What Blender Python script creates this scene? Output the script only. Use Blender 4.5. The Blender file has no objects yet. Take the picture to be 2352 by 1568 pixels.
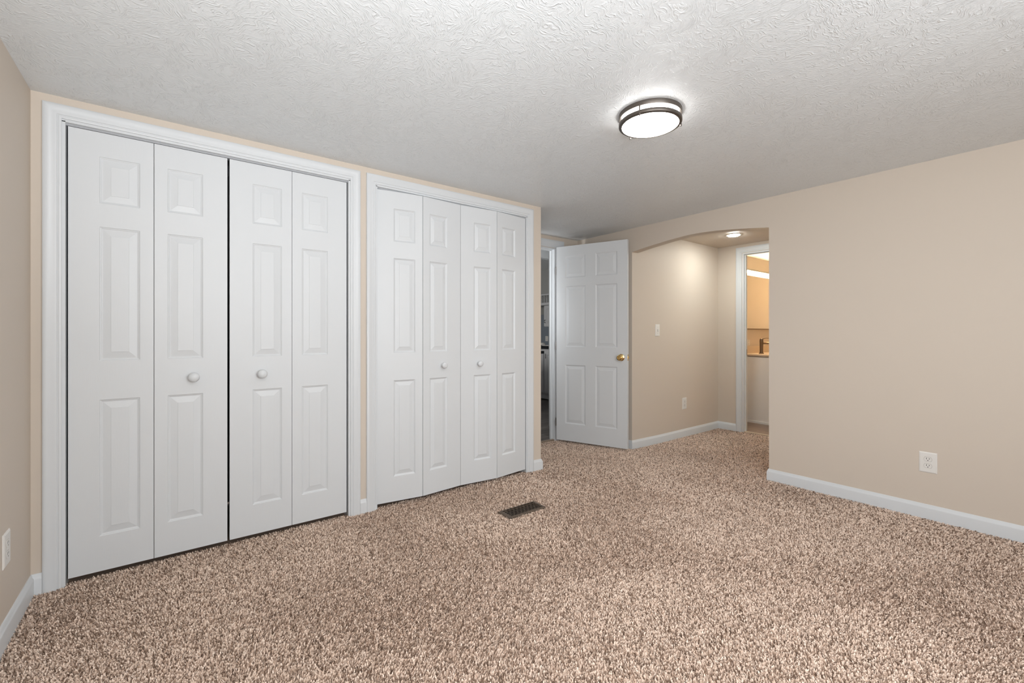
import bpy, bmesh, math, random
import numpy as np
from mathutils import Vector, Matrix

S = bpy.context.scene
COL = S.collection
PI = math.pi

# ------------------------------------------------------------------ camera
cd = bpy.data.cameras.new('camera')
cam = bpy.data.objects.new('camera', cd)
COL.objects.link(cam)
cam.location = (0, 0, 1.093)
cam.rotation_euler = (PI / 2, 0, -math.radians(37.527))
cd.sensor_fit = 'HORIZONTAL'
cd.sensor_width = 36.0
cd.lens = 1016.5 / 2352 * 36.0
cd.shift_y = -18.5 / 2352
cd.clip_start = 0.02
S.camera = cam

# ------------------------------------------------------------------ colour management
S.view_settings.view_transform = 'Standard'
S.view_settings.look = 'None'
S.view_settings.gamma = 1.0
S.view_settings.use_curve_mapping = False
S.view_settings.exposure = 0.53

# ------------------------------------------------------------------ world (overcast day outside the windows)
W = bpy.data.worlds.new('world')
S.world = W
W.use_nodes = True
W.node_tree.nodes['Background'].inputs[0].default_value = (0.80, 0.90, 1.0, 1)
W.node_tree.nodes['Background'].inputs[1].default_value = 0.6


def area(name, loc, target, sx, sy, power, col):
    l = bpy.data.lights.new(name, 'AREA')
    l.shape = 'RECTANGLE'
    l.size, l.size_y, l.energy, l.color = sx, sy, power, col
    o = bpy.data.objects.new(name, l)
    COL.objects.link(o)
    o.location = loc
    d = Vector(target) - Vector(loc)
    o.rotation_euler = d.to_track_quat('-Z', 'Y').to_euler()
    return o


# the photographer's flash beside the camera, turned up and bounced off the ceiling
fl = bpy.data.lights.new('bounce_flash', 'SPOT')
fl.energy, fl.color, fl.spot_size, fl.spot_blend, fl.shadow_soft_size = 74, (0.93, 0.97, 1.0), math.radians(112), 1.0, 0.05
fo = bpy.data.objects.new('bounce_flash', fl)
COL.objects.link(fo)
fo.location = (0.0, -0.10, 1.28)
fo.rotation_euler = (Vector((0.06, 0.64, 2.1)) - fo.location).to_track_quat('-Z', 'Y').to_euler()
XL0 = -0.47
# daylight through the window behind the camera; side light added for the far door
area('daylight_front_window', (0.85, -1.22, 1.32), (0.85, 2.0, 2.6), 1.50, 1.25, 38, (0.93, 0.97, 1.0))
area('added_side_light', (XL0 - 0.07, -0.62, 1.32), (3.0, -0.40, 2.8), 0.86, 1.22, 27, (0.93, 0.97, 1.0))
# daylight of the hallway; unseen lamp added to light the kitchen beyond
area('daylight_hallway', (2.2, 3.58, 1.50), (3.5, 4.05, 1.95), 0.12, 0.9, 7.0, (0.93, 0.97, 1.0))
area('kitchen_fill', (2.2, 6.6, 1.5), (5.0, 5.4, 1.75), 0.9, 0.9, 15.0, (1.0, 0.98, 0.94))

# ------------------------------------------------------------------ materials


def principled(name, col, rough=0.5, metal=0.0, spec=0.5):
    m = bpy.data.materials.new(name)
    m.use_nodes = True
    b = m.node_tree.nodes['Principled BSDF']
    b.inputs['Base Color'].default_value = (*col, 1)
    b.inputs['Roughness'].default_value = rough
    b.inputs['Metallic'].default_value = metal
    b.inputs['Specular IOR Level'].default_value = spec
    return m


def nodes(m):
    nt = m.node_tree
    return nt, nt.nodes['Principled BSDF']


def add_bump(m, scale=(1, 1, 1), nscale=100, detail=4, strength=0.3, dist=0.001, ramp=None):
    nt, b = nodes(m)
    tc = nt.nodes.new('ShaderNodeTexCoord')
    mp = nt.nodes.new('ShaderNodeMapping')
    mp.inputs['Scale'].default_value = scale
    nz = nt.nodes.new('ShaderNodeTexNoise')
    nz.inputs['Scale'].default_value = nscale
    nz.inputs['Detail'].default_value = detail
    bp = nt.nodes.new('ShaderNodeBump')
    bp.inputs['Strength'].default_value = strength
    bp.inputs['Distance'].default_value = dist
    nt.links.new(tc.outputs['Object'], mp.inputs['Vector'])
    nt.links.new(mp.outputs[0], nz.inputs['Vector'])
    src = nz.outputs['Fac']
    if ramp:
        r = nt.nodes.new('ShaderNodeMapRange')
        r.inputs['From Min'].default_value, r.inputs['From Max'].default_value = ramp
        nt.links.new(src, r.inputs['Value'])
        src = r.outputs[0]
    nt.links.new(src, bp.inputs['Height'])
    nt.links.new(bp.outputs[0], b.inputs['Normal'])
    return m


def emissive(name, col, strength):
    m = principled(name, (0.9, 0.9, 0.9), 0.4)
    nt, b = nodes(m)
    b.inputs['Emission Color'].default_value = (*col, 1)
    b.inputs['Emission Strength'].default_value = strength
    return m


M = {}
M['wall'] = add_bump(principled('beige_wall_paint', (0.655, 0.57, 0.485), 0.55, spec=0.3), nscale=220, strength=0.12, dist=0.0006)
M['white'] = principled('white_trim_paint', (0.69, 0.705, 0.72), 0.38)
M['door'] = add_bump(principled('white_embossed_door_paint', (0.69, 0.705, 0.72), 0.42), scale=(60, 60, 3.0), nscale=6, detail=5, strength=0.10, dist=0.0012)
M['halldoor'] = principled('white_smooth_door_paint', (0.69, 0.705, 0.72), 0.4)
M['plate'] = principled('white_plastic', (0.80, 0.77, 0.73), 0.35)
M['slot'] = principled('dark_slot', (0.02, 0.018, 0.016), 0.6)
M['dark'] = principled('closet_shade', (0.10, 0.095, 0.09), 0.9)  # shade of the unlit closets put into the dark colour
M['bronze'] = principled('brushed_bronze_metal', (0.13, 0.112, 0.098), 0.42, 0.75)
M['brass'] = principled('polished_brass', (0.83, 0.60, 0.26), 0.14, 1.0)
M['steel'] = principled('brushed_nickel', (0.45, 0.43, 0.41), 0.35, 1.0)
M['track'] = principled('grey_closet_track', (0.42, 0.43, 0.45), 0.45)
M['register'] = principled('brown_register_enamel', (0.115, 0.083, 0.06), 0.5, 0.3)
M['duct_shade'] = principled('dark_duct_shade', (0.012, 0.010, 0.009), 0.9)  # shade below the lattice put into a near-black colour
M['faucet'] = principled('bronze_faucet_metal', (0.20, 0.14, 0.10), 0.28, 0.9)
M['counter'] = principled('tan_laminate_counter', (0.62, 0.50, 0.38), 0.35)
M['vanity'] = principled('white_vanity_paint', (0.84, 0.83, 0.82), 0.5)
M['mirror'] = principled('mirror_glass', (0.92, 0.92, 0.92), 0.02, 1.0)
M['kwall'] = principled('grey_kitchen_paint', (0.32, 0.32, 0.31), 0.6)
M['ksplash'] = principled('blue_grey_kitchen_paint', (0.22, 0.25, 0.29), 0.5)
M['kcab'] = principled('white_kitchen_cabinet_paint', (0.55, 0.55, 0.56), 0.45)
M['kcounter'] = principled('black_kitchen_countertop', (0.012, 0.014, 0.018), 0.12)
M['black'] = principled('black_metal', (0.01, 0.01, 0.01), 0.4)
M['lampglow'] = emissive('lit_ceiling_light_bowl', (1.0, 0.985, 0.96), 28.0)
M['drumglow'] = emissive('lit_ceiling_light_drum', (1.0, 0.985, 0.96), 9.5)
M['canglow'] = emissive('lit_recessed_lens', (0.93, 0.99, 0.96), 150.0)
M['barglow'] = emissive('lit_vanity_tube', (1.0, 0.72, 0.40), 68.0)


def ceiling_material():
    m = principled('white_brushed_texture_ceiling', (0.80, 0.82, 0.83), 0.33, spec=0.5)
    nt, b = nodes(m)
    N = nt.nodes.new
    L = nt.links.new
    tc = N('ShaderNodeTexCoord')
    vo = N('ShaderNodeTexVoronoi')
    vo.inputs['Scale'].default_value = 5.0
    vo.inputs['Randomness'].default_value = 1.0
    # warp the coordinates so that the strokes of the brush overlap softly
    nz0 = N('ShaderNodeTexNoise')
    nz0.inputs['Scale'].default_value = 9.0
    ad = N('ShaderNodeVectorMath')
    ad.operation = 'MULTIPLY_ADD'
    ad.inputs[1].default_value = (0.16, 0.16, 0.0)
    L(tc.outputs['Object'], nz0.inputs['Vector'])
    L(nz0.outputs['Color'], ad.inputs[0])
    L(tc.outputs['Object'], ad.inputs[2])
    L(ad.outputs[0], vo.inputs['Vector'])
    sub = N('ShaderNodeVectorMath')
    sub.operation = 'SUBTRACT'
    L(ad.outputs[0], sub.inputs[0])
    L(vo.outputs['Position'], sub.inputs[1])
    sep = N('ShaderNodeSeparateColor')
    L(vo.outputs['Color'], sep.inputs[0])
    ang = N('ShaderNodeMath')
    ang.operation = 'MULTIPLY'
    ang.inputs[1].default_value = 6.28
    L(sep.outputs[0], ang.inputs[0])
    rot = N('ShaderNodeVectorRotate')
    rot.rotation_type = 'Z_AXIS'
    L(sub.outputs[0], rot.inputs['Vector'])
    L(ang.outputs[0], rot.inputs['Angle'])
    st = N('ShaderNodeVectorMath')
    st.operation = 'MULTIPLY'
    st.inputs[1].default_value = (42, 190, 1)
    L(rot.outputs[0], st.inputs[0])
    ad2 = N('ShaderNodeVectorMath')
    ad2.operation = 'MULTIPLY_ADD'
    ad2.inputs[1].default_value = (40, 40, 40)
    L(vo.outputs['Color'], ad2.inputs[0])
    L(st.outputs[0], ad2.inputs[2])
    nz = N('ShaderNodeTexNoise')
    nz.inputs['Scale'].default_value = 1.0
    nz.inputs['Detail'].default_value = 3.0
    L(ad2.outputs[0], nz.inputs['Vector'])
    mr = N('ShaderNodeMapRange')
    mr.inputs['From Min'].default_value = 0.50
    mr.inputs['From Max'].default_value = 0.72
    L(nz.outputs['Fac'], mr.inputs['Value'])
    nz2 = N('ShaderNodeTexNoise')
    nz2.inputs['Scale'].default_value = 120.0
    nz2.inputs['Detail'].default_value = 4.0
    L(tc.outputs['Object'], nz2.inputs['Vector'])
    mx = N('ShaderNodeMath')
    mx.operation = 'MULTIPLY_ADD'
    mx.inputs[1].default_value = 0.55
    L(nz2.outputs['Fac'], mx.inputs[0])
    L(mr.outputs[0], mx.inputs[2])
    bp = N('ShaderNodeBump')
    bp.inputs['Strength'].default_value = 0.50
    bp.inputs['Distance'].default_value = 0.0035
    L(mx.outputs[0], bp.inputs['Height'])
    L(bp.outputs[0], b.inputs['Normal'])
    return m


M['ceiling'] = ceiling_material()


def carpet_material():
    m = principled('beige_brown_carpet_yarn', (0.5, 0.4, 0.3), 0.9, spec=0.1)
    nt, b = nodes(m)
    g = nt.nodes.new('ShaderNodeNewGeometry')
    r = nt.nodes.new('ShaderNodeValToRGB')
    e = r.color_ramp.elements
    e[0].position, e[0].color = 0.0, (0.21, 0.138, 0.098, 1)
    e[1].position, e[1].color = 1.0, (0.97, 0.80, 0.675, 1)
    for p, c in ((0.15, (0.29, 0.197, 0.145)), (0.27, (0.70, 0.53, 0.42)), (0.55, (0.88, 0.69, 0.565))):
        k = e.new(p)
        k.color = (*c, 1)
    nt.links.new(g.outputs['Random Per Island'], r.inputs[0])
    nt.links.new(r.outputs[0], b.inputs['Base Color'])
    return m


M['yarn'] = carpet_material()
M['backing'] = principled('brown_carpet_backing', (0.36, 0.26, 0.20), 0.95, spec=0.1)


def plank_material(name, c1, c2, c3, sx, sy):
    m = principled(name, c1, 0.4)
    nt, b = nodes(m)
    N = nt.nodes.new
    L = nt.links.new
    tc = N('ShaderNodeTexCoord')
    mp = N('ShaderNodeMapping')
    mp.inputs['Scale'].default_value = (sx, sy, 1)
    nz = N('ShaderNodeTexNoise')
    nz.inputs['Scale'].default_value = 3.0
    nz.inputs['Detail'].default_value = 6.0
    r = N('ShaderNodeValToRGB')
    e = r.color_ramp.elements
    e[0].position, e[0].color = 0.3, (*c1, 1)
    e[1].position, e[1].color = 0.7, (*c3, 1)
    k = e.new(0.5)
    k.color = (*c2, 1)
    L(tc.outputs['Object'], mp.inputs[0])
    L(mp.outputs[0], nz.inputs['Vector'])
    L(nz.outputs['Fac'], r.inputs[0])
    L(r.outputs[0], b.inputs['Base Color'])
    return m


M['kplank'] = plank_material('dark_grey_wood_vinyl', (0.030, 0.026, 0.023), (0.10, 0.086, 0.077), (0.26, 0.235, 0.215), 1.0, 12.0)
M['bplank'] = plank_material('brown_wood_vinyl', (0.17, 0.12, 0.09), (0.26, 0.19, 0.145), (0.33, 0.25, 0.20), 9.0, 1.0)

# ------------------------------------------------------------------ mesh helpers


class MB:
    def __init__(s):
        s.v, s.f = [], []

    def add(s, vs, fs):
        k = len(s.v)
        s.v += [tuple(p) for p in vs]
        s.f += [tuple(i + k for i in f) for f in fs]
        return s

    def box(s, a, b):
        x0, y0, z0 = a
        x1, y1, z1 = b
        return s.add([(x0, y0, z0), (x1, y0, z0), (x1, y1, z0), (x0, y1, z0), (x0, y0, z1), (x1, y0, z1), (x1, y1, z1), (x0, y1, z1)],
                     [(0, 3, 2, 1), (4, 5, 6, 7), (0, 1, 5, 4), (1, 2, 6, 5), (2, 3, 7, 6), (3, 0, 4, 7)])

    def lathe(s, prof, origin=(0, 0, 0), axis='z', n=40, cap=True):
        """prof: list of (radius, height)."""
        vs, fs = [], []
        for r, h in prof:
            for i in range(n):
                a = 2 * PI * i / n
                p = (r * math.cos(a), r * math.sin(a), h)
                if axis == 'y':
                    p = (p[0], -h, p[1])
                elif axis == 'x':
                    p = (-h, p[0], p[1])
                vs.append((p[0] + origin[0], p[1] + origin[1], p[2] + origin[2]))
        for j in range(len(prof) - 1):
            for i in range(n):
                k = (i + 1) % n
                fs.append((j * n + i, j * n + k, (j + 1) * n + k, (j + 1) * n + i))
        if cap:
            fs.append(tuple(range(n))[::-1])
            fs.append(tuple((len(prof) - 1) * n + i for i in range(n)))
        return s.add(vs, fs)

    def tube(s, pts, rad, n=12):
        pts = [Vector(p) for p in pts]
        rads = rad if isinstance(rad, (list, tuple)) else [rad] * len(pts)
        vs, fs = [], []
        up = Vector((0, 0, 1))
        for i, p in enumerate(pts):
            t = (pts[min(i + 1, len(pts) - 1)] - pts[max(i - 1, 0)]).normalized()
            u = t.cross(up if abs(t.z) < 0.95 else Vector((1, 0, 0))).normalized()
            w = t.cross(u)
            for k in range(n):
                a = 2 * PI * k / n
                vs.append(p + (u * math.cos(a) + w * math.sin(a)) * rads[i])
        for i in range(len(pts) - 1):
            for k in range(n):
                j = (k + 1) % n
                fs.append((i * n + k, i * n + j, (i + 1) * n + j, (i + 1) * n + k))
        fs.append(tuple(range(n))[::-1])
        fs.append(tuple((len(pts) - 1) * n + k for k in range(n)))
        return s.add(vs, fs)

    def prism(s, poly, fn, d0, d1):
        """poly: list of 2d points; fn(a, b, d) -> 3d."""
        n = len(poly)
        vs = [fn(a, b, d0) for a, b in poly] + [fn(a, b, d1) for a, b in poly]
        fs = [tuple(range(n)), tuple(range(n, 2 * n))[::-1]]
        for i in range(n):
            j = (i + 1) % n
            fs.append((i, j, n + j, n + i))
        return s.add(vs, fs)

    def build(s, name, mat, parent=None, bevel=0.0, smooth=False, seg=2):
        me = bpy.data.meshes.new(name)
        me.from_pydata(s.v, [], s.f)
        bm = bmesh.new()
        bm.from_mesh(me)
        bmesh.ops.recalc_face_normals(bm, faces=bm.faces)
        bm.to_mesh(me)
        bm.free()
        me.materials.append(M[mat])
        if smooth:
            me.polygons.foreach_set('use_smooth', [True] * len(me.polygons))
            me.set_sharp_from_angle(angle=math.radians(40))
        o = bpy.data.objects.new(name, me)
        COL.objects.link(o)
        if parent is not None:
            o.parent = parent
        if bevel:
            b = o.modifiers.new('bevel', 'BEVEL')
            b.width, b.segments, b.limit_method = bevel, seg, 'ANGLE'
        return o


def tag(o, label, cat=None, group=None, kind=None):
    o['label'] = label
    if cat:
        o['category'] = cat
    if group:
        o['group'] = group
    if kind:
        o['kind'] = kind
    return o


def empty(name, loc, rz=0.0):
    o = bpy.data.objects.new(name, None)
    o.empty_display_size = 0.05
    COL.objects.link(o)
    o.location = loc
    o.rotation_euler = (0, 0, rz)
    return o


def struct(o, label, cat):
    return tag(o, label, cat, kind='structure')


# ------------------------------------------------------------------ measures of the place
XL, XR = -0.470, 3.544         # left wall, right wall
YB, YF = 2.697, -1.15          # closet wall, wall behind the camera
YD = 3.428                     # recessed wall with the hall door
ZC = 2.112                     # ceiling
XE = 2.366                     # end of the closet block
YA = 2.700                     # left wall of the alcove
XA = 5.180                     # far wall of the alcove
XB = 5.260                     # bathroom side of that wall
YM = 2.740                     # mirror wall of the bathroom
XK = 5.600                     # far wall of the kitchen


def fz(x, y):
    """the old floor sags a little towards the hall and the alcove"""
    s = (x + y - 4.95) / 1.75
    s = max(0.0, min(1.0, s))
    return -0.036 * s * (1.4 - 0.4 * s)


# ------------------------------------------------------------------ walls
def window_frame(num, a, b, z0, z1, fn, label):
    f = MB()
    t = 0.035
    zm = (z0 + z1) / 2
    for (a0, a1, q0, q1, d0, d1) in ((a, a + t, z0, z1, 0.03, 0.09), (b - t, b, z0, z1, 0.03, 0.09), (a + t, b - t, z0, z0 + t, 0.03, 0.09),
                                     (a + t, b - t, z1 - t, z1, 0.03, 0.09), (a + t, b - t, zm - 0.015, zm + 0.015, 0.04, 0.08)):
        f.prism([(a0, q0), (a1, q0), (a1, q1), (a0, q1)], fn, d0, d1)
    struct(f.build('window_%d' % num, 'white'), label, 'window')


WZ0, WZ1 = 0.70, 1.94
m = MB()
m.prism([(XL - 0.1, -0.1), (XR + 0.1, -0.1), (XR + 0.1, WZ0), (XL - 0.1, WZ0)], lambda a, b, d: (a, YF - d, b), 0, 0.1)
m.prism([(XL - 0.1, WZ1), (XR + 0.1, WZ1), (XR + 0.1, ZC + 0.05), (XL - 0.1, ZC + 0.05)], lambda a, b, d: (a, YF - d, b), 0, 0.1)
m.prism([(XL - 0.1, WZ0), (0.1, WZ0), (0.1, WZ1), (XL - 0.1, WZ1)], lambda a, b, d: (a, YF - d, b), 0, 0.1)
m.prism([(1.6, WZ0), (XR + 0.1, WZ0), (XR + 0.1, WZ1), (1.6, WZ1)], lambda a, b, d: (a, YF - d, b), 0, 0.1)
struct(m.build('wall_front', 'wall'), 'beige wall with a window behind the camera', 'wall')
window_frame(1, 0.1, 1.6, WZ0, WZ1, lambda a, b, d: (a, YF - d, b), 'white window frame in the wall behind the camera')
m = MB()
fl_ = lambda a, b, d: (XL - d, a, b)
m.prism([(-0.18, -0.1), (YB + 0.75, -0.1), (YB + 0.75, ZC + 0.05), (-0.18, ZC + 0.05)], fl_, 0, 0.1)
m.prism([(YF - 0.1, -0.1), (-1.06, -0.1), (-1.06, ZC + 0.05), (YF - 0.1, ZC + 0.05)], fl_, 0, 0.1)
m.prism([(-1.06, -0.1), (-0.18, -0.1), (-0.18, WZ0), (-1.06, WZ0)], fl_, 0, 0.1)
m.prism([(-1.06, WZ1), (-0.18, WZ1), (-0.18, ZC + 0.05), (-1.06, ZC + 0.05)], fl_, 0, 0.1)
window_frame(2, -1.06, -0.18, WZ0, WZ1, fl_, 'white frame of an unseen window added in the left wall for its light')  # unseen window, added to light the open door and the arch
struct(m.build('wall_left', 'wall'), 'beige side wall at the left edge of the picture', 'wall')

# closet wall with two openings
O1 = (-0.3700, 0.841, 2.012)
O2 = (1.009, 2.216, 2.012)
m = MB()
fn_y = lambda a, b, d: (a, d, b)
poly = [(XL, -0.1), (XL, ZC), (XE, ZC), (XE, -0.1), (O2[1], -0.1), (O2[1], O2[2]), (O2[0], O2[2]), (O2[0], -0.1),
        (O1[1], -0.1), (O1[1], O1[2]), (O1[0], O1[2]), (O1[0], -0.1)]
m.prism(poly, fn_y, YB, YB + 0.085)
m.box((XE - 0.085, YB + 0.085, -0.1), (XE, YD + 0.08, ZC))
struct(m.build('wall_back', 'wall'), 'beige wall around the two white bifold closets', 'wall')

# inside of the closets (closed boxes, unlit shade put into their colour)
m = MB()
for a, b in ((XL, 0.92), (0.93, XE - 0.085)):
    y0, y1 = YB + 0.085, YB + 0.70
    m.add([(a, y0, 0), (a, y1, 0), (a, y1, ZC), (a, y0, ZC)], [(0, 1, 2, 3)])
    m.add([(b, y0, 0), (b, y1, 0), (b, y1, ZC), (b, y0, ZC)], [(0, 1, 2, 3)])
    m.add([(a, y1, 0), (b, y1, 0), (b, y1, ZC), (a, y1, ZC)], [(0, 1, 2, 3)])
struct(m.build('wall_closet_interior', 'dark'), 'inside of the closets behind the bifold doors, coloured dark as shade', 'wall')

# right wall with the arched opening
arch = [(2.700, 1.8825), (2.60, 1.8975), (2.51, 1.909), (2.40, 1.921), (2.303, 1.931), (2.22, 1.938), (2.14, 1.943), (2.05, 1.9455),
        (1.955, 1.943), (1.85, 1.936), (1.736, 1.924), (1.602, 1.9075), (1.456, 1.886)]
m = MB()
fn_x = lambda a, b, d: (d, a, b)
poly = [(YF, -0.1), (YF, ZC), (YD, ZC), (YD, -0.1), (2.700, -0.1)] + arch + [(1.456, -0.1)]
m.prism(poly, fn_x, XR, XR + 0.092)
struct(m.build('wall_right', 'wall'), 'long beige wall with the arched opening to the alcove', 'wall')

# recessed wall with the hall doorway
D0, D1, DZ = 2.465, 3.210, 1.990
m = MB()
poly = [(XE, -0.1), (XE, ZC), (XR + 0.092, ZC), (XR + 0.092, -0.1), (D1, -0.1), (D1, DZ), (D0, DZ), (D0, -0.1)]
m.prism(poly, fn_y, YD, YD + 0.075)
struct(m.build('wall_recess', 'wall'), 'narrow beige wall around the open white six-panel door', 'wall')

# alcove
m = MB()
m.box((XR + 0.092, YA, -0.1), (XA, YA + 0.04, ZC))
struct(m.build('wall_alcove_left', 'wall'), 'beige alcove wall with the light switch and an outlet', 'wall')
A0, A1, AZ = 2.408, 1.66, 2.006
m = MB()
poly = [(0.82, -0.1), (0.82, ZC), (YM, ZC), (YM, -0.1), (A0, -0.1), (A0, AZ), (A1, AZ), (A1, -0.1)]
m.prism(poly, fn_x, XA, XB)
struct(m.build('wall_alcove_far', 'wall'), 'beige alcove wall around the bathroom doorway', 'wall')
m = MB()
m.box((XR + 0.092, 0.82, -0.1), (XA, 0.90, ZC))
struct(m.build('wall_alcove_right', 'wall'), 'hidden beige side wall of the alcove', 'wall')

# bathroom shell
m = MB()
m.box((XB, YM, -0.1), (7.5, YM + 0.05, ZC))
struct(m.build('wall_bathroom_back', 'wall'), 'bathroom wall behind mirror and faucet, lit orange', 'wall')
m = MB()
m.box((7.4, 1.2, -0.1), (7.5, YM, ZC))
struct(m.build('wall_bathroom_end', 'wall'), 'bathroom end wall, seen in the mirror', 'wall')
m = MB()
m.box((XB, 1.1, -0.1), (7.4, 1.2, ZC))
struct(m.build('wall_bathroom_front', 'wall'), 'hidden bathroom wall opposite the mirror', 'wall')

# hallway and kitchen beyond the open door
m = MB()
pts = []
for i in range(17):
    x = 2.5 + 2.0 * i / 16
    pts.append((x, 1.975 + 0.030 * (1 - ((x - 3.3) / 1.0) ** 2)))
poly = [(1.2, -0.1), (1.2, 2.3), (XK, 2.3), (XK, -0.1), (4.5, -0.1)] + pts[::-1] + [(2.5, -0.1)]
m.prism(poly, fn_y, 4.00, 4.08)
struct(m.build('wall_hall', 'white'), 'pale header wall across the hallway, seen through the open door', 'wall')
m = MB()
m.box((XR + 0.092, YA + 0.04, -0.1), (XR + 0.17, 4.0, 2.3))
m.box((1.1, YD + 0.075, -0.1), (1.2, 7.6, 2.3))
struct(m.build('wall_hall_side', 'kwall'), 'end walls of the hallway beyond the open door', 'wall')
m = MB()
m.box((XK, 4.0, -0.1), (XK + 0.1, 7.6, 1.45))
struct(m.build('wall_kitchen_splash', 'ksplash'), 'blue-grey kitchen wall above the black counter', 'wall')
m = MB()
m.box((5.27, 4.08, 1.80), (XK, 7.6, 2.3))
m.box((XK, 4.0, 1.45), (XK + 0.1, 7.6, 2.3))
m.box((1.2, 7.5, -0.1), (XK, 7.6, 2.3))
struct(m.build('wall_kitchen', 'kwall'), 'dark grey kitchen soffit and wall, seen through the doorway', 'wall')

# ------------------------------------------------------------------ ceilings
m = MB()
m.box((XL - 0.1, YF - 0.1, ZC), (XR + 0.05, YB + 0.8, ZC + 0.08))
struct(m.build('ceiling', 'ceiling'), 'white ceiling with brushed plaster texture', 'ceiling')
m = MB()
m.box((XR + 0.05, 0.8, ZC), (XB, YM + 0.1, ZC + 0.08))
struct(m.build('ceiling_alcove', 'wall'), 'smooth beige ceiling of the alcove behind the arch', 'ceiling')
m = MB()
m.box((XB, 1.1, ZC), (7.5, YM + 0.1, ZC + 0.08))
struct(m.build('ceiling_bathroom', 'white'), 'white ceiling of the bathroom', 'ceiling')
m = MB()
m.box((1.1, YD + 0.07, 2.235), (XK + 0.1, 7.6, 2.32))
struct(m.build('ceiling_kitchen', 'ceiling'), 'textured ceiling of the kitchen, seen through the open door', 'ceiling')

# ------------------------------------------------------------------ floors


def floor_mesh(name, x0, x1, y0, y1, dz, mat, label, n=24):
    m = MB()
    vs, fs = [], []
    for j in range(n + 1):
        for i in range(n + 1):
            x, y = x0 + (x1 - x0) * i / n, y0 + (y1 - y0) * j / n
            vs.append((x, y, fz(x, y) + dz))
    for j in range(n):
        for i in range(n):
            a = j * (n + 1) + i
            fs.append((a, a + 1, a + n + 2, a + n + 1))
    m.add(vs, fs)
    return struct(m.build(name, mat), label, 'floor')


floor_mesh('floor', XL - 0.1, XA + 0.02, YF - 0.1, YD + 0.01, -0.010, 'backing', 'beige and brown carpeted bedroom floor', 48)
floor_mesh('floor_kitchen', 1.2, XK + 0.1, YD + 0.01, 7.6, 0.004, 'kplank', 'dark grey wood-look floor of the kitchen', 8)
floor_mesh('floor_bathroom', XA + 0.02, 7.5, 1.1, YM + 0.1, 0.010, 'bplank', 'brown wood-look floor of the bathroom', 8)

VX0, VX1, VY0, VY1 = 1.583, 1.870, 2.078, 2.204      # floor register


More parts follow.
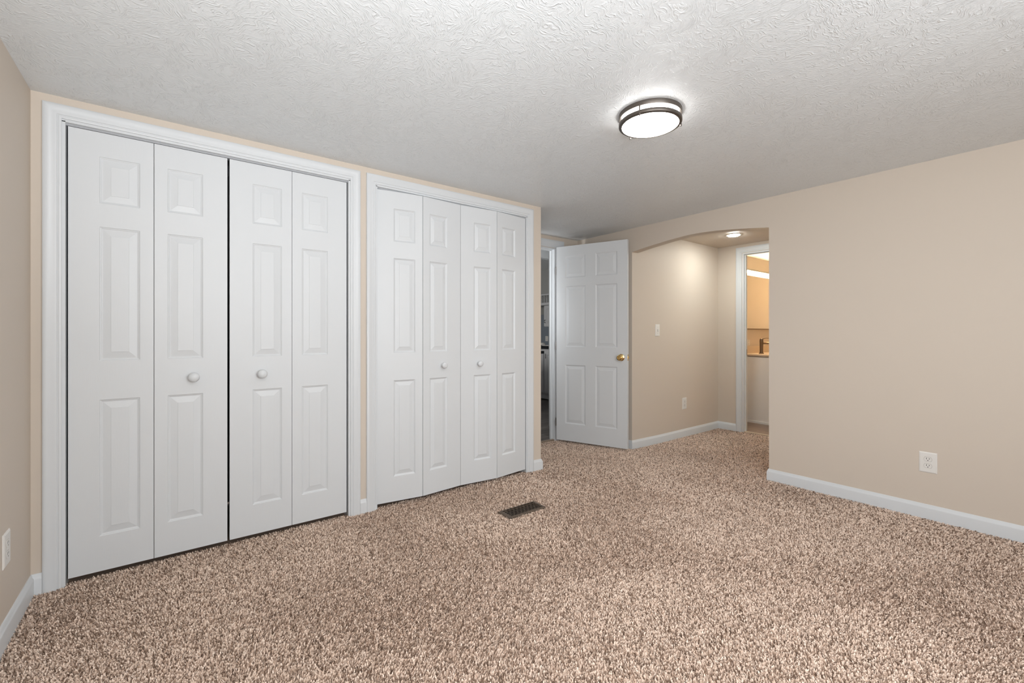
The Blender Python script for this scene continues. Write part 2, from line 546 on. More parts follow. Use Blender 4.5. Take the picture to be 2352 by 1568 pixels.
def carpet():
    rng = np.random.default_rng(7)
    pts = []

    def scatter(x0, x1, y0, y1, dens):
        n = int((x1 - x0) * (y1 - y0) * dens)
        nx = max(1, int(math.sqrt(n * (x1 - x0) / (y1 - y0))))
        ny = max(1, n // nx)
        gx, gy = np.meshgrid((np.arange(nx) + 0.5) / nx, (np.arange(ny) + 0.5) / ny)
        gx = gx.ravel() + (rng.random(gx.size) - 0.5) * 1.3 / nx
        gy = gy.ravel() + (rng.random(gy.size) - 0.5) * 1.3 / ny
        pts.append(np.stack([x0 + gx * (x1 - x0), y0 + gy * (y1 - y0)], 1))

    cell = 0.25
    y = YF
    while y < YD:
        x = XL
        while x < XA + 0.02:
            cx, cy = x + cell / 2, y + cell / 2
            inside = (cy < YB + 0.20 and cx < XR + 0.1) or (cx > XE - 0.2 and cx < XR + 0.1) or (cx > XR - 0.1 and 0.8 < cy < YA + 0.15)
            fwd = cx * 0.609 + cy * 0.793
            if inside:
                d = max(0.8, math.hypot(cx, cy))
                dens = 52000 if d < 2.2 else 40000 if d < 3.0 else 26000
                if fwd < 0.7:
                    dens = 16000
                scatter(x, x + cell, y, y + cell, dens)
            x += cell
        y += cell
    P = np.concatenate(pts)
    X, Y = P[:, 0], P[:, 1]
    ok = (X > XL) & (Y > YF)
    main = (Y < YB + 0.03) & (X < XR)
    rec = (X > XE) & (X < XR) & (Y < YD - 0.005)
    alc = (X > XR - 0.01) & (X < XA + 0.015) & (Y > 1.456) & (Y < YA)
    alc2 = (X > XR + 0.092) & (X < XA + 0.015) & (Y > 0.90) & (Y < YA)
    ok &= main | rec | alc | alc2
    ok &= ~((X > VX0 - 0.004) & (X < VX1 + 0.004) & (Y > VY0 - 0.004) & (Y < VY1 + 0.004))
    X, Y = X[ok], Y[ok]
    n = len(X)
    s = np.clip((X + Y - 4.95) / 1.75, 0, 1)
    Z = -0.036 * s * (1.4 - 0.4 * s) - 0.010
    # brushed direction of the pile changes slowly over the room (foot traffic)
    lean_a = 2.2 * np.sin(1.7 * X + 0.6 * Y + 0.4) + 1.9 * np.sin(2.3 * Y - 0.9 * X + 1.3) + 0.9 * np.sin(6.1 * X + 4.3 * Y)
    a = lean_a + rng.normal(0, 1.3, n)
    h = rng.uniform(0.0085, 0.0135, n) * (1 + 0.12 * np.sin(5.3 * X - 3.1 * Y) * np.sin(4.1 * Y + 2.0 * X))
    ln = rng.uniform(0.002, 0.007, n)
    w = rng.uniform(0.0018, 0.0029, n)
    far = np.hypot(X, Y) > 3.2
    w = np.where(far, w * 1.35, w)
    tw = rng.uniform(0, PI, n)
    dx, dy = np.cos(a), np.sin(a)
    V = np.empty((n, 6, 3), np.float32)
    for k, (t, hz, tap, dt) in enumerate(((0.0, 0.0, 0.8, 0.0), (0.45, 0.68, 1.0, 0.5), (1.0, 1.0, 0.7, 1.1))):
        cx, cy, cz = X + dx * ln * t, Y + dy * ln * t, Z + h * hz
        ux, uy = np.cos(tw + dt) * w * tap, np.sin(tw + dt) * w * tap
        V[:, 2 * k, 0], V[:, 2 * k, 1], V[:, 2 * k, 2] = cx - ux, cy - uy, cz
        V[:, 2 * k + 1, 0], V[:, 2 * k + 1, 1], V[:, 2 * k + 1, 2] = cx + ux, cy + uy, cz
    me = bpy.data.meshes.new('carpet_pile')
    me.vertices.add(n * 6)
    me.vertices.foreach_set('co', V.ravel())
    base = (np.arange(n) * 6)[:, None]
    q = np.concatenate([base + np.array([0, 1, 3, 2]), base + np.array([2, 3, 5, 4])], 1).reshape(-1).astype(np.int32)
    me.loops.add(len(q))
    me.loops.foreach_set('vertex_index', q)
    me.polygons.add(n * 2)
    me.polygons.foreach_set('loop_start', np.arange(n * 2, dtype=np.int32) * 4)
    me.update(calc_edges=True)
    me.validate()
    me.polygons.foreach_set('use_smooth', np.ones(len(me.polygons), bool))
    me.materials.append(M['yarn'])
    o = bpy.data.objects.new('carpet_pile', me)
    COL.objects.link(o)
    tag(o, 'speckled beige and brown carpet pile covering the bedroom floor', 'carpet', kind='stuff')


carpet()

# ------------------------------------------------------------------ trim: casings, jambs, baseboards
CAS = [(0.0, 0.0), (0.0, 0.0075), (0.0035, 0.0095), (0.009, 0.0095), (0.0105, 0.0082), (0.013, 0.0082), (0.0150, 0.0110), (0.022, 0.0125), (0.036, 0.0130), (0.041, 0.0150),
       (0.049, 0.0155), (0.054, 0.0140), (0.058, 0.0110), (0.0585, 0.0)]


def casing(a0, a1, zt, zb, fn, prof=CAS, right_extra=0.0):
    """a0 < a1: the inner edges; fn(a, z, t) -> world, t = projection into the room."""
    m = MB()
    n = len(prof)
    vs = []
    for o, t in prof:
        k = 1 + right_extra
        for a, z in ((a0 - o, zb), (a0 - o, zt + o), (a1 + o * k, zt + o), (a1 + o * k, zb)):
            vs.append(fn(a, z, t))
    fs = []
    for i in range(n - 1):
        for j in range(3):
            fs.append((i * 4 + j, i * 4 + j + 1, (i + 1) * 4 + j + 1, (i + 1) * 4 + j))
    m.add(vs, fs)
    return m


def closet_trim(num, O, label):
    fn = lambda a, z, t: (a, YB - t, z)
    zb = min(fz(O[0], YB), fz(O[1], YB)) - 0.012
    o = casing(O[0] - 0.007, O[1] + 0.007, O[2] + 0.007, zb, fn).build('trim_%d' % num, 'white', smooth=True)
    struct(o, label, 'door casing')
    j = MB()
    j.box((O[0] - 0.009, YB - 0.0015, zb), (O[0] + 0.004, YB + 0.085, O[2]))
    j.box((O[1] - 0.004, YB - 0.0015, zb), (O[1] + 0.009, YB + 0.085, O[2]))
    j.box((O[0] - 0.009, YB - 0.0015, O[2] - 0.004), (O[1] + 0.009, YB + 0.085, O[2] + 0.009))
    j.build('jamb', 'white', o)
    t = MB()
    t.box((O[0] + 0.004, YB + 0.010, O[2] - 0.0135), (O[1] - 0.004, YB + 0.048, O[2] - 0.004))
    t.build('track', 'track', o)
    return o


closet_trim(1, O1, 'white casing around the wide left closet with flat doors')
closet_trim(2, O2, 'white casing around the second closet with slightly folded doors')

# hall door frame
fn = lambda a, z, t: (a, YD - t, z)
o = casing(D0 + 0.0, D1 + 0.004, DZ + 0.004, -0.06, fn, [(a * 1.35, t) for a, t in CAS], 0.48).build('trim_3', 'white', smooth=True)
struct(o, 'white frame around the open hall doorway beside the closets', 'door casing')
j = MB()
j.box((D1 - 0.012, YD - 0.001, -0.06), (D1 + 0.004, YD + 0.080, DZ))
j.box((D0, YD - 0.001, -0.06), (D0 + 0.012, YD + 0.080, DZ))
j.box((D0 + 0.012, YD - 0.001, DZ - 0.012), (D1 - 0.012, YD + 0.080, DZ))
j.build('jamb', 'white', o, bevel=0.0015)
j = MB()
j.box((D1 - 0.022, YD + 0.038, -0.05), (D1 - 0.012, YD + 0.062, DZ - 0.012))
j.box((D0 + 0.012, YD + 0.038, DZ - 0.022), (D1 - 0.022, YD + 0.062, DZ - 0.012))
j.build('stop', 'white', o)
t = MB()
t.box((D0 + 0.012, YD + 0.002, -0.06), (D1 - 0.012, YD + 0.035, -0.024))
M['threshold'] = principled('tan_threshold_strip', (0.30, 0.23, 0.17), 0.5)
struct(t.build('trim_4', 'threshold'), 'tan threshold strip between the carpet and the dark kitchen floor', 'threshold')

# bathroom door frame
fn = lambda a, z, t: (XA - t, a, z)
o = casing(A1 - 0.004, A0 + 0.010, AZ + 0.008, -0.06, fn, [(a * 1.10, t) for a, t in CAS]).build('trim_5', 'white', smooth=True)
struct(o, 'white casing around the bathroom doorway in the alcove', 'door casing')
j = MB()
j.box((XA - 0.001, A0 - 0.012, -0.06), (XB + 0.004, A0 + 0.006, AZ + 0.004))
j.box((XA - 0.001, A1, -0.06), (XB + 0.004, A1 + 0.012, AZ + 0.004))
j.box((XA - 0.001, A1 + 0.012, AZ - 0.012), (XB + 0.004, A0 - 0.012, AZ + 0.004))
j.build('jamb', 'white', o, bevel=0.0015)
j = MB()
j.box((XA + 0.026, A0 - 0.022, -0.05), (XA + 0.050, A0 - 0.012, AZ - 0.012))
j.box((XA + 0.026, A1 + 0.012, AZ - 0.022), (XA + 0.050, A0 - 0.022, AZ - 0.012))
j.build('stop', 'white', o)
j = MB()
j.box((XA + 0.055, A0 - 0.0135, 0.84), (XA + 0.078, A0 - 0.012, 0.91))
j.build('strike_plate', 'faucet', o)['label'] = 'dark bronze strike plate on the white jamb'

t = MB()
t.box((XA + 0.008, A1 + 0.012, -0.09), (XA + 0.034, A0 - 0.012, fz(XA, 2.2) + 0.012))
struct(t.build('trim_6', 'counter', bevel=0.002), 'pale threshold strip between the carpet and the bathroom floor', 'threshold')

BASE = [(0.0, -0.02), (0.012, -0.02), (0.012, 0.060), (0.0105, 0.0665), (0.0065, 0.071), (0.0055, 0.079), (0.003, 0.083), (0.0, 0.083)]


def baseboard(name, path, side, label):
    """path: list of (x, y) of the wall face; side = +1: the room lies to the left of the path."""
    m = MB()
    P = [Vector((*p, 0)) for p in path]
    n = len(P)
    nr = len(BASE)
    vs = []
    for i, p in enumerate(P):
        ds = []
        if i > 0:
            ds.append((P[i] - P[i - 1]).normalized())
        if i < n - 1:
            ds.append((P[i + 1] - P[i]).normalized())
        ns = [Vector((-d.y, d.x, 0)) * side for d in ds]
        b = ns[0] if len(ns) == 1 else (ns[0] + ns[1]) / (1 + ns[0].dot(ns[1]))
        for t, z in BASE:
            q = p + b * t
            vs.append((q.x, q.y, z + fz(q.x, q.y)))
    fs = []
    for i in range(n - 1):
        for k in range(nr - 1):
            a = i * nr + k
            fs.append((a, a + 1, a + nr + 1, a + nr))
    fs.append(tuple(range(nr)))
    fs.append(tuple((n - 1) * nr + k for k in range(nr)))
    m.add(vs, fs)
    return struct(m.build(name, 'white', smooth=True), label, 'baseboard')


c1l, c1r = O1[0] - 0.0655, O1[1] + 0.0655
c2l, c2r = O2[0] - 0.0655, O2[1] + 0.0655
baseboard('baseboard_left', [(XL, YF), (XL, YB), (c1l, YB)], -1, 'white baseboard of the left wall, turning the corner to the closet')
baseboard('baseboard_back_middle', [(c1r, YB), (c2l, YB)], -1, 'tiny white baseboard piece between the two closets')
baseboard('baseboard_back_end', [(c2r, YB), (XE, YB), (XE, YD)], -1, 'white baseboard wrapping the outer corner beside the second closet')
seg = [(XR, YF + 0.01)] + [(XR, y) for y in (0.0, 0.6, 1.0)] + [(XR, 1.456), (XR + 0.092, 1.456)]
baseboard('baseboard_right', seg, 1, 'long white baseboard along the right wall')
baseboard('baseboard_recess', [(XR, YD - 0.02), (XR, YA), (XR + 0.3, YA), (4.0, YA), (4.6, YA), (XA, YA), (XA, A0 + 0.070)], -1,
          'white baseboard of the alcove, ending at the bathroom doorway')
baseboard('baseboard_front', [(XR, YF), (XL, YF)], -1, 'white baseboard of the wall behind the camera')

# ------------------------------------------------------------------ doors
PROF_FINE = [(0.0, 0.0), (0.0025, 0.0030), (0.005, 0.0034), (0.0055, 0.0048), (0.009, 0.0064), (0.011, 0.0066), (0.0385, 0.0022), (0.0392, 0.0008)]
PROF_BOLD = [(0.0, 0.0), (0.0020, 0.0030), (0.0095, 0.0082), (0.0120, 0.0086), (0.0360, 0.0024), (0.0368, 0.0010)]
PROF_HALL = [(0.0, 0.0), (0.0030, 0.0030), (0.0100, 0.0072), (0.0140, 0.0076), (0.0400, 0.0026), (0.0408, 0.0012)]


def panel_leaf(w, h, th, cols, rows, prof, both=False):
    """A moulded slab: local x 0..w, z 0..h, front face at y = 0 looking to -y, back at y = th."""
    m = MB()
    xs = sorted({0.0, w, *[c for p in cols for c in p]})
    zs = sorted({0.0, h, *[r for p in rows for r in p]})

    def face(y0, sgn):
        for i in range(len(xs) - 1):
            for j in range(len(zs) - 1):
                xa, xb, za, zb = xs[i], xs[i + 1], zs[j], zs[j + 1]
                if (xa, xb) in cols and (za, zb) in rows:
                    rings = []
                    for o, d in prof:
                        y = y0 + sgn * d
                        rings.append([(xa + o, y, za + o), (xb - o, y, za + o), (xb - o, y, zb - o), (xa + o, y, zb - o)])
                    vs = [p for r in rings for p in r]
                    fs = []
                    for k in range(len(rings) - 1):
                        for q in range(4):
                            p = (q + 1) % 4
                            fs.append((k * 4 + q, k * 4 + p, k * 4 + 4 + p, k * 4 + 4 + q))
                    e = (len(rings) - 1) * 4
                    fs.append((e, e + 1, e + 2, e + 3))
                    m.add(vs, fs)
                else:
                    m.add([(xa, y0, za), (xb, y0, za), (xb, y0, zb), (xa, y0, zb)], [(0, 1, 2, 3)])

    face(0.0, 1)
    if both:
        face(th, -1)
    else:
        m.add([(0, th, 0), (w, th, 0), (w, th, h), (0, th, h)], [(3, 2, 1, 0)])
    m.add([(0, 0, 0), (0, th, 0), (0, th, h), (0, 0, h)], [(0, 1, 2, 3)])
    m.add([(w, 0, 0), (w, th, 0), (w, th, h), (w, 0, h)], [(3, 2, 1, 0)])
    m.add([(0, 0, h), (w, 0, h), (w, th, h), (0, th, h)], [(0, 1, 2, 3)])
    m.add([(0, 0, 0), (w, 0, 0), (w, th, 0), (0, th, 0)], [(3, 2, 1, 0)])
    # weld so that the normals come out consistent
    me = bpy.data.meshes.new('t')
    me.from_pydata(m.v, [], m.f)
    bm = bmesh.new()
    bm.from_mesh(me)
    bmesh.ops.remove_doubles(bm, verts=bm.verts, dist=1e-5)
    r = MB()
    bm.verts.index_update()
    r.v = [tuple(v.co) for v in bm.verts]
    r.f = [tuple(v.index for v in f.verts) for f in bm.faces]
    bm.free()
    bpy.data.meshes.remove(me)
    return r


KNOB = [(0.0125, 0.0), (0.0125, 0.002), (0.0085, 0.006), (0.0078, 0.010), (0.0120, 0.014), (0.0165, 0.018), (0.0182, 0.0225), (0.0170, 0.027), (0.0120, 0.0305), (0.0050, 0.032), (0.0005, 0.0322)]
ROWS = ((0.157, 0.770), (0.946, 1.549), (1.655, 1.864))     # from the bottom of the leaf
LEAF_H = 1.972


def bifold(num, joints, prof, knob_leaf, label, seam=0.0022):
    """joints: three (x, y) points: pivot/edge, seam, edge from left to right (front face)."""
    root = empty('door_%d' % num, (joints[1][0], joints[1][1], 0.02))
    struct(root, label, 'bifold closet door')
    for k in range(2):
        (x0, y0), (x1, y1) = joints[k], joints[k + 1]
        L = math.hypot(x1 - x0, y1 - y0) - seam
        ang = math.atan2(y1 - y0, x1 - x0)
        cols = ((L - 0.190, L - 0.050),) if k == 0 else ((0.050, 0.190),)
        leaf = panel_leaf(L, LEAF_H, 0.030, cols, ROWS, prof).build('leaf', 'door' if prof is PROF_FINE else 'halldoor', root)
        leaf.location = (x0 - joints[1][0] + seam / 2 * math.cos(ang), y0 - joints[1][1], 0.004)
        leaf.rotation_euler = (0, 0, ang)
        if k == knob_leaf:
            kx = 0.152 if k == 1 else L - 0.148
            ks = 1.30 if prof is PROF_FINE else 1.15
            kb = MB().lathe([(r * ks, q * ks) for r, q in KNOB], (kx, 0, 0.853), axis='y', n=28).build('knob', 'white', leaf, smooth=True)
            kb['label'] = 'round white door knob'
    return root


y1 = YB + 0.010
bifold(1, [(-0.3605, y1), (-0.0680, y1), (0.2275, y1)], PROF_FINE, 1, 'leftmost white bifold door, in the left half of the first closet')
bifold(2, [(0.2355, y1), (0.5310, y1), (0.8300, y1)], PROF_FINE, 0, 'white bifold door in the right half of the first closet')
bifold(3, [(1.0155, 2.707), (1.309, 2.6665), (1.6115, 2.692)], PROF_BOLD, 1, 'white bifold door in the left half of the second closet', 0.0036)
bifold(4, [(1.6105, 2.692), (1.906, 2.6635), (2.2085, 2.703)], PROF_BOLD, 0, 'white bifold door in the right half of the second closet, near the hallway', 0.0036)

# open hall door
P0, P1 = Vector((3.178, 3.376, 0)), Vector((3.4385, 2.672, 0))
ang = math.atan2(P1.y - P0.y, P1.x - P0.x)
LW = (P1 - P0).length
root = empty('door_5', (P0.x, P0.y, -0.009), ang)
struct(root, 'open white six-panel door with a brass knob, in front of the arch', 'door')
R3 = ((0.177, 0.779), (0.964, 1.587), (1.673, 1.898))
C2 = ((0.100, 0.322), (0.428, 0.650))
# the face towards the camera is local -y when x runs from the hinge to the latch
leaf = panel_leaf(LW, 1.999, 0.035, C2, R3, PROF_HALL, both=True).build('leaf', 'halldoor', root)
leaf.location = (0, 0, 0)
HK = [(0.033, 0.0), (0.0335, 0.003), (0.030, 0.006), (0.014, 0.009), (0.0125, 0.022), (0.018, 0.030), (0.0265, 0.038), (0.0285, 0.047), (0.0265, 0.055), (0.019, 0.060), (0.017, 0.0585), (0.015, 0.0605), (0.0005, 0.061)]
for sgn in (1, -1):
    prof = [(r, h * sgn + (0 if sgn > 0 else -0.035)) for r, h in HK]
    kb = MB().lathe(prof, (0.690, 0, 0.871), axis='y', n=36).build('knob', 'brass', root, smooth=True)
    kb['label'] = 'polished brass door knob'
m = MB().box((LW - 0.0005, 0.006, 0.842), (LW + 0.0012, 0.029, 0.902)).box((LW + 0.001, 0.011, 0.862), (LW + 0.009, 0.023, 0.882))
m.build('latch_plate', 'brass', root)['label'] = 'brass latch plate on the door edge'
for hz_ in (0.183, 0.971, 1.756):
    m = MB()
    m.box((-0.012, 0.030, hz_ - 0.045), (0.0, 0.034, hz_ + 0.045))
    m.tube([(-0.013, 0.038, hz_ - 0.047), (-0.013, 0.038, hz_ + 0.047)], 0.0055, 10)
    m.box((-0.0015, 0.002, hz_ - 0.045), (-0.0002, 0.030, hz_ + 0.045))
    m.box((-0.010, -0.004, hz_ - 0.042), (-0.0015, 0.0, hz_ + 0.042))
    m.build('hinge', 'steel', root)['label'] = 'nickel door hinge'

# ------------------------------------------------------------------ ceiling light
LX, LY = 1.759, 1.239
root = empty('ceiling_light', (LX, LY, ZC))
tag(root, 'round lit flush-mount ceiling light with two dark bronze rings', 'ceiling light')
m = MB().lathe([(0.118, 0.0), (0.1405, 0.0), (0.1408, -0.003), (0.1405, -0.018), (0.139, -0.020), (0.128, -0.020)], n=96, cap=False)
m.build('mounting_ring', 'bronze', root, smooth=True)
m = MB().lathe([(0.1285, -0.004), (0.1285, -0.046)], n=96, cap=False)
m.build('drum', 'drumglow', root, smooth=True)['label'] = 'glowing white glass drum between the rings'
prof = [(0.1285, -0.046), (0.1250, -0.050)] + [(0.1250 * math.cos(a), -0.050 - 0.020 * math.sin(a)) for a in [i * PI / 2 / 12 for i in range(1, 12)]] + [(0.0008, -0.070)]
m = MB().lathe(prof, n=96)
m.build('bowl', 'lampglow', root, smooth=True)['label'] = 'glowing white glass bowl'
m = MB().lathe([(0.1290, -0.039), (0.1400, -0.039), (0.1408, -0.041), (0.1408, -0.0505), (0.1390, -0.0535), (0.1270, -0.0560), (0.1262, -0.0500), (0.1290, -0.039)], n=96, cap=False)
m.build('lower_ring', 'bronze', root, smooth=True)
for k in range(3):
    a = math.radians(197) + k * 2 * PI / 3
    x, y = 0.1385 * math.cos(a), 0.1385 * math.sin(a)
    m = MB()
    m.tube([(x, y, -0.016), (x, y, -0.058)], 0.0030, 10)
    m.tube([(x, y, -0.052), (x, y, -0.056), (x, y, -0.062), (x, y, -0.064)], [0.0042, 0.0045, 0.0045, 0.0030], 12)
    m.build('post', 'bronze', root, smooth=True)
# ------------------------------------------------------------------ recessed light of the alcove
def recessed(x, y, label):
    root = empty('recessed_light', (x, y, ZC))
    tag(root, label, 'recessed light')
    MB().lathe([(0.058, 0.0), (0.058, -0.004), (0.050, -0.010), (0.030, -0.013), (0.0005, -0.014)], n=48).build('lens', 'canglow', root, smooth=True)
    MB().lathe([(0.0585, 0.0), (0.060, -0.0045), (0.078, -0.0035), (0.082, -0.0015), (0.082, 0.0)], n=64, cap=False).build('trim_ring', 'plate', root, smooth=True)


recessed(4.61, 2.235, 'small lit recessed light in the alcove ceiling behind the arch')
recessed(4.45, 1.42, 'unseen recessed light added behind the long right wall to brighten the alcove')  # unseen lamp added to lift the alcove and the vanity

# ------------------------------------------------------------------ outlets and switch


def plate_mesh(w, h, t):
    m = MB()
    a, b = w / 2, h / 2
    k = 0.006
    m.add([(-a, 0, -b), (a, 0, -b), (a, 0, b), (-a, 0, b), (-a, -t * 0.45, -b), (a, -t * 0.45, -b), (a, -t * 0.45, b), (-a, -t * 0.45, b),
           (-a + k, -t, -b + k), (a - k, -t, -b + k), (a - k, -t, b - k), (-a + k, -t, b - k)],
          [(3, 2, 1, 0), (0, 1, 5, 4), (1, 2, 6, 5), (2, 3, 7, 6), (3, 0, 4, 7), (4, 5, 9, 8), (5, 6, 10, 9), (6, 7, 11, 10), (7, 4, 8, 11), (8, 9, 10, 11)])
    return m


def outlet(loc, rz, w, h, label, mat='plate', group='wall outlets'):
    """local -y looks into the room"""
    root = empty('wall_outlet', loc, rz)
    tag(root, label, 'outlet', group)
    t = 0.0055
    plate_mesh(w, h, t).build('plate', mat, root, bevel=0.0008)
    for s in (1, -1):
        m = MB()
        pts = []
        for i in range(32):
            a = 2 * PI * i / 32
            pts.append((0.0172 * math.cos(a), max(-0.0118, min(0.0118, 0.0172 * math.sin(a))) + s * 0.0195))
        m.prism(pts, lambda a, b, d: (a, d, b), -t - 0.0012, -t + 0.001)
        r = m.build('receptacle', mat, root)
        q = MB()
        y = -t - 0.0014
        for x, hh in ((-0.0063, 0.0046), (0.0063, 0.0036)):
            q.box((x - 0.0012, y, s * 0.0195 + 0.0035 - hh), (x + 0.0012, y + 0.0012, s * 0.0195 + 0.0035 + hh))
        q.lathe([(0.0024, 0.0014 + t), (0.0024, 0.0)], (0, 0, s * 0.0195 - 0.0068), axis='y', n=14)
        q.build('slots', 'slot', r)
        g = MB()
        ring = []
        for i in range(32):
            a = 2 * PI * i / 32
            ring.append((0.0183 * math.cos(a), max(-0.0130, min(0.0130, 0.0183 * math.sin(a))) + s * 0.0195))
        g.prism(ring, lambda a, b, d: (a, d, b), -t - 0.0002, -t + 0.001)
        g.build('recess', 'seam', root)
    MB().lathe([(0.0030, t + 0.0010), (0.0030, 0.0)], (0, 0, 0), axis='y', n=14).build('screw', 'plate', root)
    return root


M['seam'] = principled('plate_recess_plastic', (0.40, 0.36, 0.32), 0.5)


def face_rz(nx, ny):
    """rotation so that local -y points along (nx, ny)"""
    return math.atan2(nx, -ny)


outlet((XR, 0.5765, 0.331), face_rz(-1, 0), 0.080, 0.121, 'white duplex outlet on the long right wall, above its baseboard')
outlet((XL, 2.345, 0.327), face_rz(1, 0), 0.080, 0.121, 'white duplex outlet on the left wall, at the picture edge')
outlet((4.459, YA, 0.325), face_rz(0, -1), 0.080, 0.126, 'small white outlet low on the alcove wall under the light switch')

root = empty('light_switch', (3.959, YA, 1.1255), face_rz(0, -1))
tag(root, 'white toggle light switch on the alcove wall beside the open door', 'light switch')
plate_mesh(0.076, 0.122, 0.0055).build('plate', 'plate', root, bevel=0.0008)
m = MB().box((-0.0055, -0.0062, -0.0125), (0.0055, -0.0050, 0.0125))
m.build('slot', 'seam', root)
m = MB().add([(-0.004, -0.005, -0.008), (0.004, -0.005, -0.008), (0.004, -0.005, 0.008), (-0.004, -0.005, 0.008), (-0.0035, -0.017, -0.011), (0.0035, -0.017, -0.011), (0.0035, -0.017, -0.003), (-0.0035, -0.017, -0.003)],
             [(3, 2, 1, 0), (0, 1, 5, 4), (1, 2, 6, 5), (2, 3, 7, 6), (3, 0, 4, 7), (4, 5, 6, 7)])
m.build('toggle', 'plate', root)
for s in (1, -1):
    MB().lathe([(0.0028, 0.0065), (0.0028, 0.0)], (0, 0, s * 0.030), axis='y', n=12).build('screw', 'seam', root)

# ------------------------------------------------------------------ floor register


def register():
    root = empty('floor_register', ((VX0 + VX1) / 2, (VY0 + VY1) / 2, -0.004))
    tag(root, 'brown metal floor register with a pierced lattice, set in the carpet', 'floor vent')
    hx, hy = (VX1 - VX0) / 2, (VY1 - VY0) / 2
    ix, iy = hx - 0.020, hy - 0.017
    m = MB()
    rings = [(hx, hy, 0.0), (hx, hy, 0.0035), (hx - 0.008, hy - 0.008, 0.0075), (ix, iy, 0.0085), (ix, iy, 0.002)]
    vs = []
    for a, b, z in rings:
        vs += [(-a, -b, z), (a, -b, z), (a, b, z), (-a, b, z)]
    fs = []
    for k in range(len(rings) - 1):
        for q in range(4):
            p = (q + 1) % 4
            fs.append((k * 4 + q, k * 4 + p, k * 4 + 4 + p, k * 4 + 4 + q))
    m.add(vs, fs)
    m.build('frame', 'register', root, bevel=0.001)
    # pierced lattice: staggered rings, webs between them
    g = MB()
    z0, z1 = 0.0045, 0.0080
    r = 0.0142
    pitch_x, pitch_y = 0.0272, 0.0205
    nx = int(2 * ix / pitch_x)

    def ringcell(cx, cy, ra, rb, n=18):
        vs, fs = [], []
        for i in range(n):
            a = 2 * PI * i / n
            for (k, z) in ((1.0, z0), (1.0, z1), (0.84, z1), (0.84, z0)):
                x = max(-ix, min(ix, cx + ra * k * math.cos(a)))
                y = max(-iy, min(iy, cy + rb * k * math.sin(a)))
                vs.append((x, y, z))
        for i in range(n):
            j = (i + 1) % n
            for q in range(4):
                p = (q + 1) % 4
                fs.append((i * 4 + q, j * 4 + q, j * 4 + p, i * 4 + p))
        g.add(vs, fs)

    for row in range(-2, 3):
        off = 0 if row % 2 == 0 else pitch_x / 2
        k = -5
        while k <= 4:
            cx, cy = k * pitch_x + off, row * pitch_y
            if abs(cx) < ix - 0.012 and abs(cy) < iy - 0.002:
                ringcell(cx, cy, r, 0.0135)
            k += 1
    for sx in (-1, 1):
        x = sx * (ix - 0.001)
        g.box((x - 0.0016, -iy, z0), (x + 0.0016, iy, z1))
    g.build('lattice', 'register', root)
    d = MB()
    d.add([(-ix, -iy, -0.004), (ix, -iy, -0.004), (ix, iy, -0.004), (-ix, iy, -0.004)], [(0, 1, 2, 3)])
    d.build('shade_sheet', 'duct_shade', root)  # near-black sheet, its colour stands for the shade in the holes


register()

# ------------------------------------------------------------------ bathroom seen through the alcove
VXL = 5.785
zb_ = fz(VXL, 2.4)
root = empty('vanity_cabinet', (VXL, 2.2, zb_))
tag(root, 'pale bathroom vanity cabinet under the tan counter', 'vanity')
m = MB().box((0, 2.17 - 2.2, 0.02), (1.30, YM - 2.2 - 0.002, 0.838))
m.build('body', 'vanity', root, bevel=0.002)
m = MB().box((-0.010, 2.16 - 2.2, 0.008), (0, YM - 2.2 - 0.002, 0.036))
m.build('base_molding', 'vanity', root, bevel=0.002)
for k in range(2):
    x = 0.06 + k * 0.62
    d = MB().box((x, 2.150 - 2.2, 0.12), (x + 0.56, 2.168 - 2.2, 0.72)).build('door', 'vanity', root, bevel=0.003)
    MB().tube([(x + (0.52 if k == 0 else 0.04), 2.14 - 2.2, 0.60), (x + (0.52 if k == 0 else 0.04), 2.14 - 2.2, 0.70)], 0.004, 8).build('handle', 'faucet', d)
ZCT = 0.831
root = empty('countertop', (VXL, 2.2, ZCT))
tag(root, 'tan bathroom countertop with a backsplash, carrying the bronze faucet', 'countertop')
m = MB().box((-0.015, 2.14 - 2.2, -0.024), (1.32, YM - 2.2 - 0.001, 0.0))
m.build('slab', 'counter', root, bevel=0.004)
m = MB().box((-0.012, YM - 2.2 - 0.020, 0.0), (1.32, YM - 2.2 - 0.001, 0.094))
m.build('backsplash', 'counter', root, bevel=0.003)

FX, FY = 6.035, 2.570
root = empty('faucet', (FX, FY, ZCT))
tag(root, 'dark bronze single-lever faucet on the tan bathroom counter', 'faucet')
MB().lathe([(0.030, 0.0), (0.030, 0.004), (0.024, 0.010), (0.0205, 0.020), (0.0200, 0.060), (0.0215, 0.140), (0.0225, 0.165), (0.0215, 0.172), (0.020, 0.186), (0.014, 0.195), (0.004, 0.198), (0.0005, 0.198)], n=28).build('body', 'faucet', root, smooth=True)
m = MB().tube([(0.004, -0.012, 0.138), (0.006, -0.05, 0.139), (0.010, -0.098, 0.138), (0.011, -0.112, 0.134), (0.012, -0.120, 0.122), (0.012, -0.121, 0.112)], 0.0125, 16)
m.build('spout', 'faucet', root, smooth=True)
m = MB().tube([(0.0, -0.010, 0.184), (0.003, -0.030, 0.196), (0.006, -0.052, 0.203), (0.009, -0.090, 0.203)], [0.0055, 0.0045, 0.0042, 0.0045], 12)
m.build('lever', 'faucet', root, smooth=True)

root = empty('mirror', (6.30, YM, 1.145))
tag(root, 'wide frameless bathroom mirror between the light bar and the faucet', 'mirror')
MB().box((-0.45, -0.010, 0.012), (1.05, -0.0004, 0.715)).build('glass', 'mirror', root)
MB().box((-0.45, -0.016, 0.0), (1.05, -0.0004, 0.013)).build('channel', 'faucet', root)['label'] = 'dark metal channel under the mirror'

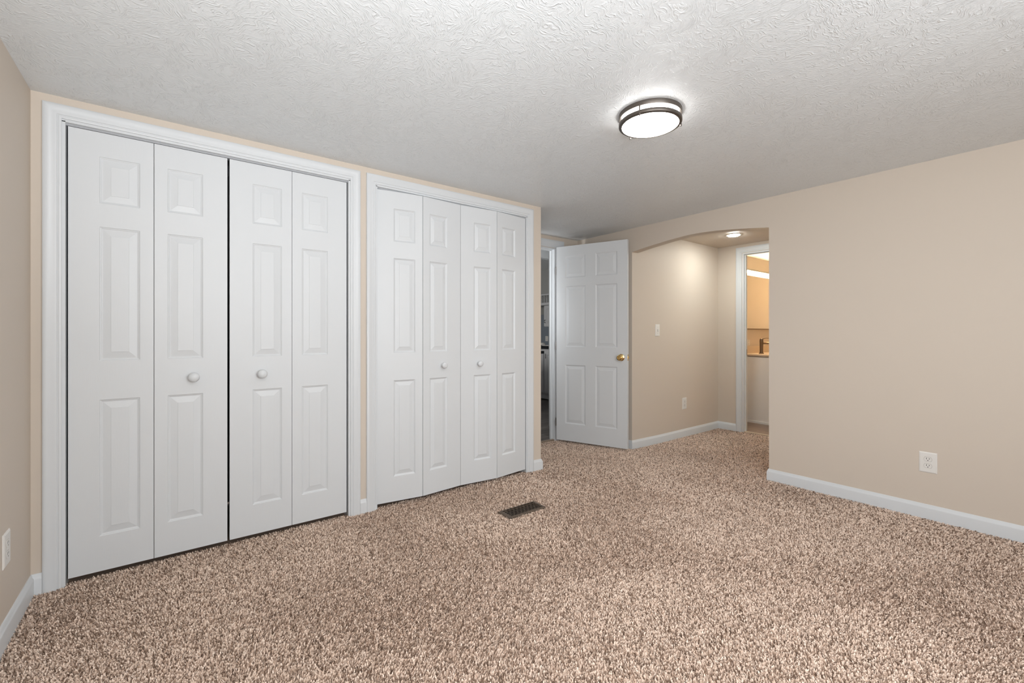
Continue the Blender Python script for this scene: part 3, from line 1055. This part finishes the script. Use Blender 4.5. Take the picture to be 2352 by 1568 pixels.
root = empty('vanity_light', (6.45, YM, 1.91))
tag(root, 'long glowing light bar on the bathroom wall above the mirror', 'vanity light')
MB().box((-0.62, -0.045, 0.006), (0.62, -0.0004, 0.030)).build('housing', 'steel', root, bevel=0.003)
m = MB().tube([(-0.60, -0.042, -0.012), (0.60, -0.042, -0.012)], 0.016, 20)
m.build('tube', 'barglow', root, smooth=True)['label'] = 'glowing white tube'

root = empty('towel_ring', (7.4, 2.012, 1.285))
tag(root, 'bronze towel ring on the bathroom end wall, its edge seen in the mirror', 'towel ring')
MB().lathe([(0.022, 0.0), (0.022, 0.006), (0.010, 0.014), (0.009, 0.040), (0.0005, 0.042)], (-0.0005, 0, 0.115), axis='x', n=24).build('mount', 'faucet', root, smooth=True)
rr = 0.072
pts = [(-0.036, rr * math.sin(2 * PI * i / 40), 0.030 + rr * math.cos(2 * PI * i / 40)) for i in range(41)]
MB().tube(pts, 0.0045, 10).build('ring', 'faucet', root, smooth=True)
outlet((6.050, YM, 0.973), face_rz(0, -1), 0.072, 0.076, 'pale outlet on the orange bathroom wall left of the faucet')

# ------------------------------------------------------------------ kitchen seen through the open door
root = empty('base_cabinet', (5.0, 5.0, fz(5, 5)))
tag(root, 'grey kitchen base cabinet under the black counter, seen through the doorway', 'cabinet')
zk = fz(5, 5)
MB().box((0.0, -0.85, 0.11), (0.58, 1.9, 0.867)).build('body', 'kcab', root)
MB().box((0.02, -0.85, 0.02), (0.58, 1.9, 0.108)).build('plinth', 'kcab', root)
for k in range(4):
    y0 = -0.50 + k * 0.56
    d = panel_leaf(0.52, 0.70, 0.018, ((0.06, 0.46),), ((0.06, 0.64),), PROF_BOLD).build('door', 'kcab', root)
    d.location = (-0.019, y0 + 0.52, 0.13)
    d.rotation_euler = (0, 0, -PI / 2)
    MB().tube([(0.04, -0.02, 0.58), (0.04, -0.02, 0.66)], 0.005, 8).build('handle', 'black', d)
root = empty('kitchen_countertop', (5.0, 5.0, 0.834))
tag(root, 'black kitchen countertop against the blue-grey wall', 'countertop')
MB().box((-0.03, -0.85, 0.0), (0.598, 1.9, 0.048)).build('slab', 'kcounter', root, bevel=0.004)
o = MB().lathe([(0.030, 0.0), (0.045, 0.010), (0.050, 0.030), (0.040, 0.045), (0.015, 0.052), (0.0005, 0.053)], (0, 0, 0), n=24).build('bowl', 'plate', smooth=True)
o.location = (5.06, 5.725, 0.8825)
tag(o, 'small white rounded dish on the far black kitchen counter', 'dish')
m = MB()
m.box((-0.15, -0.20, 0.0), (0.15, 0.20, 0.010))
o = m.build('counter_sheen', 'plate', bevel=0.004)  # pale slab stands in for the glossy reflection on the counter
o.location = (5.18, 5.56, 0.8825)
tag(o, 'flat white slab imitating the reflection on the black kitchen counter beside the dish', 'counter_sheen')

root = empty('wall_cabinet', (5.3, 5.45, 1.213))
tag(root, 'small white kitchen wall cabinet with a black pull under the rail', 'cabinet')
MB().box((0.0, -0.9, 0.0), (0.298, 0.495, 0.378)).build('body', 'kcab', root)
for y0 in (0.025, -0.455):
    d = panel_leaf(0.46, 0.36, 0.018, ((0.05, 0.41),), ((0.05, 0.31),), PROF_BOLD).build('door', 'kcab', root)
    d.location = (-0.0185, y0 + 0.46, 0.009)
    d.rotation_euler = (0, 0, -PI / 2)
    h = MB().tube([(0.035, -0.002, 0.06), (0.035, -0.022, 0.065), (0.035, -0.022, 0.105), (0.035, -0.002, 0.11)], 0.006, 8).build('handle', 'black', d)
    h['label'] = 'black door pull'
root = empty('gallery_rail', (5.27, 5.6, 1.62))
tag(root, 'pale gallery rail with small spindles above the kitchen wall cabinet', 'rail')
MB().box((-0.01, -1.2, -0.025), (0.33, 1.6, 0.022)).build('lower_rail', 'kcab', root, bevel=0.004)
MB().box((0.0, -1.2, 0.150), (0.33, 1.6, 0.179)).build('upper_rail', 'kcab', root, bevel=0.004)
MB().box((0.06, -1.2, 0.0225), (0.33, 1.6, 0.1495)).build('back_panel', 'kwall', root)
for k in range(40):
    y = -1.15 + k * 0.068
    MB().lathe([(0.007, 0.022), (0.011, 0.04), (0.006, 0.06), (0.011, 0.085), (0.006, 0.11), (0.010, 0.13), (0.007, 0.150)], (0.025, y, 0), n=10).build('spindle', 'kcab', root, smooth=True)
outlet((XK, 6.215, 0.995), face_rz(-1, 0), 0.072, 0.095, 'grey-white outlet on the blue-grey kitchen wall', group='wall outlets')

root = empty('kitchen_island', (3.8, 5.4, fz(4, 5)))
tag(root, 'pale end of a kitchen island below its black top, at the doorway edge', 'island')
MB().box((-0.37, -0.64, 0.0), (0.37, 0.7, 0.842)).build('body', 'vanity', root, bevel=0.003)
root = empty('island_countertop', (3.8, 5.4, 0.806))
tag(root, 'black countertop end of the kitchen island, nearer than the long counter', 'countertop')
MB().box((-0.40, -0.685, 0.0), (0.40, 0.74, 0.038)).build('slab', 'kcounter', root, bevel=0.004)
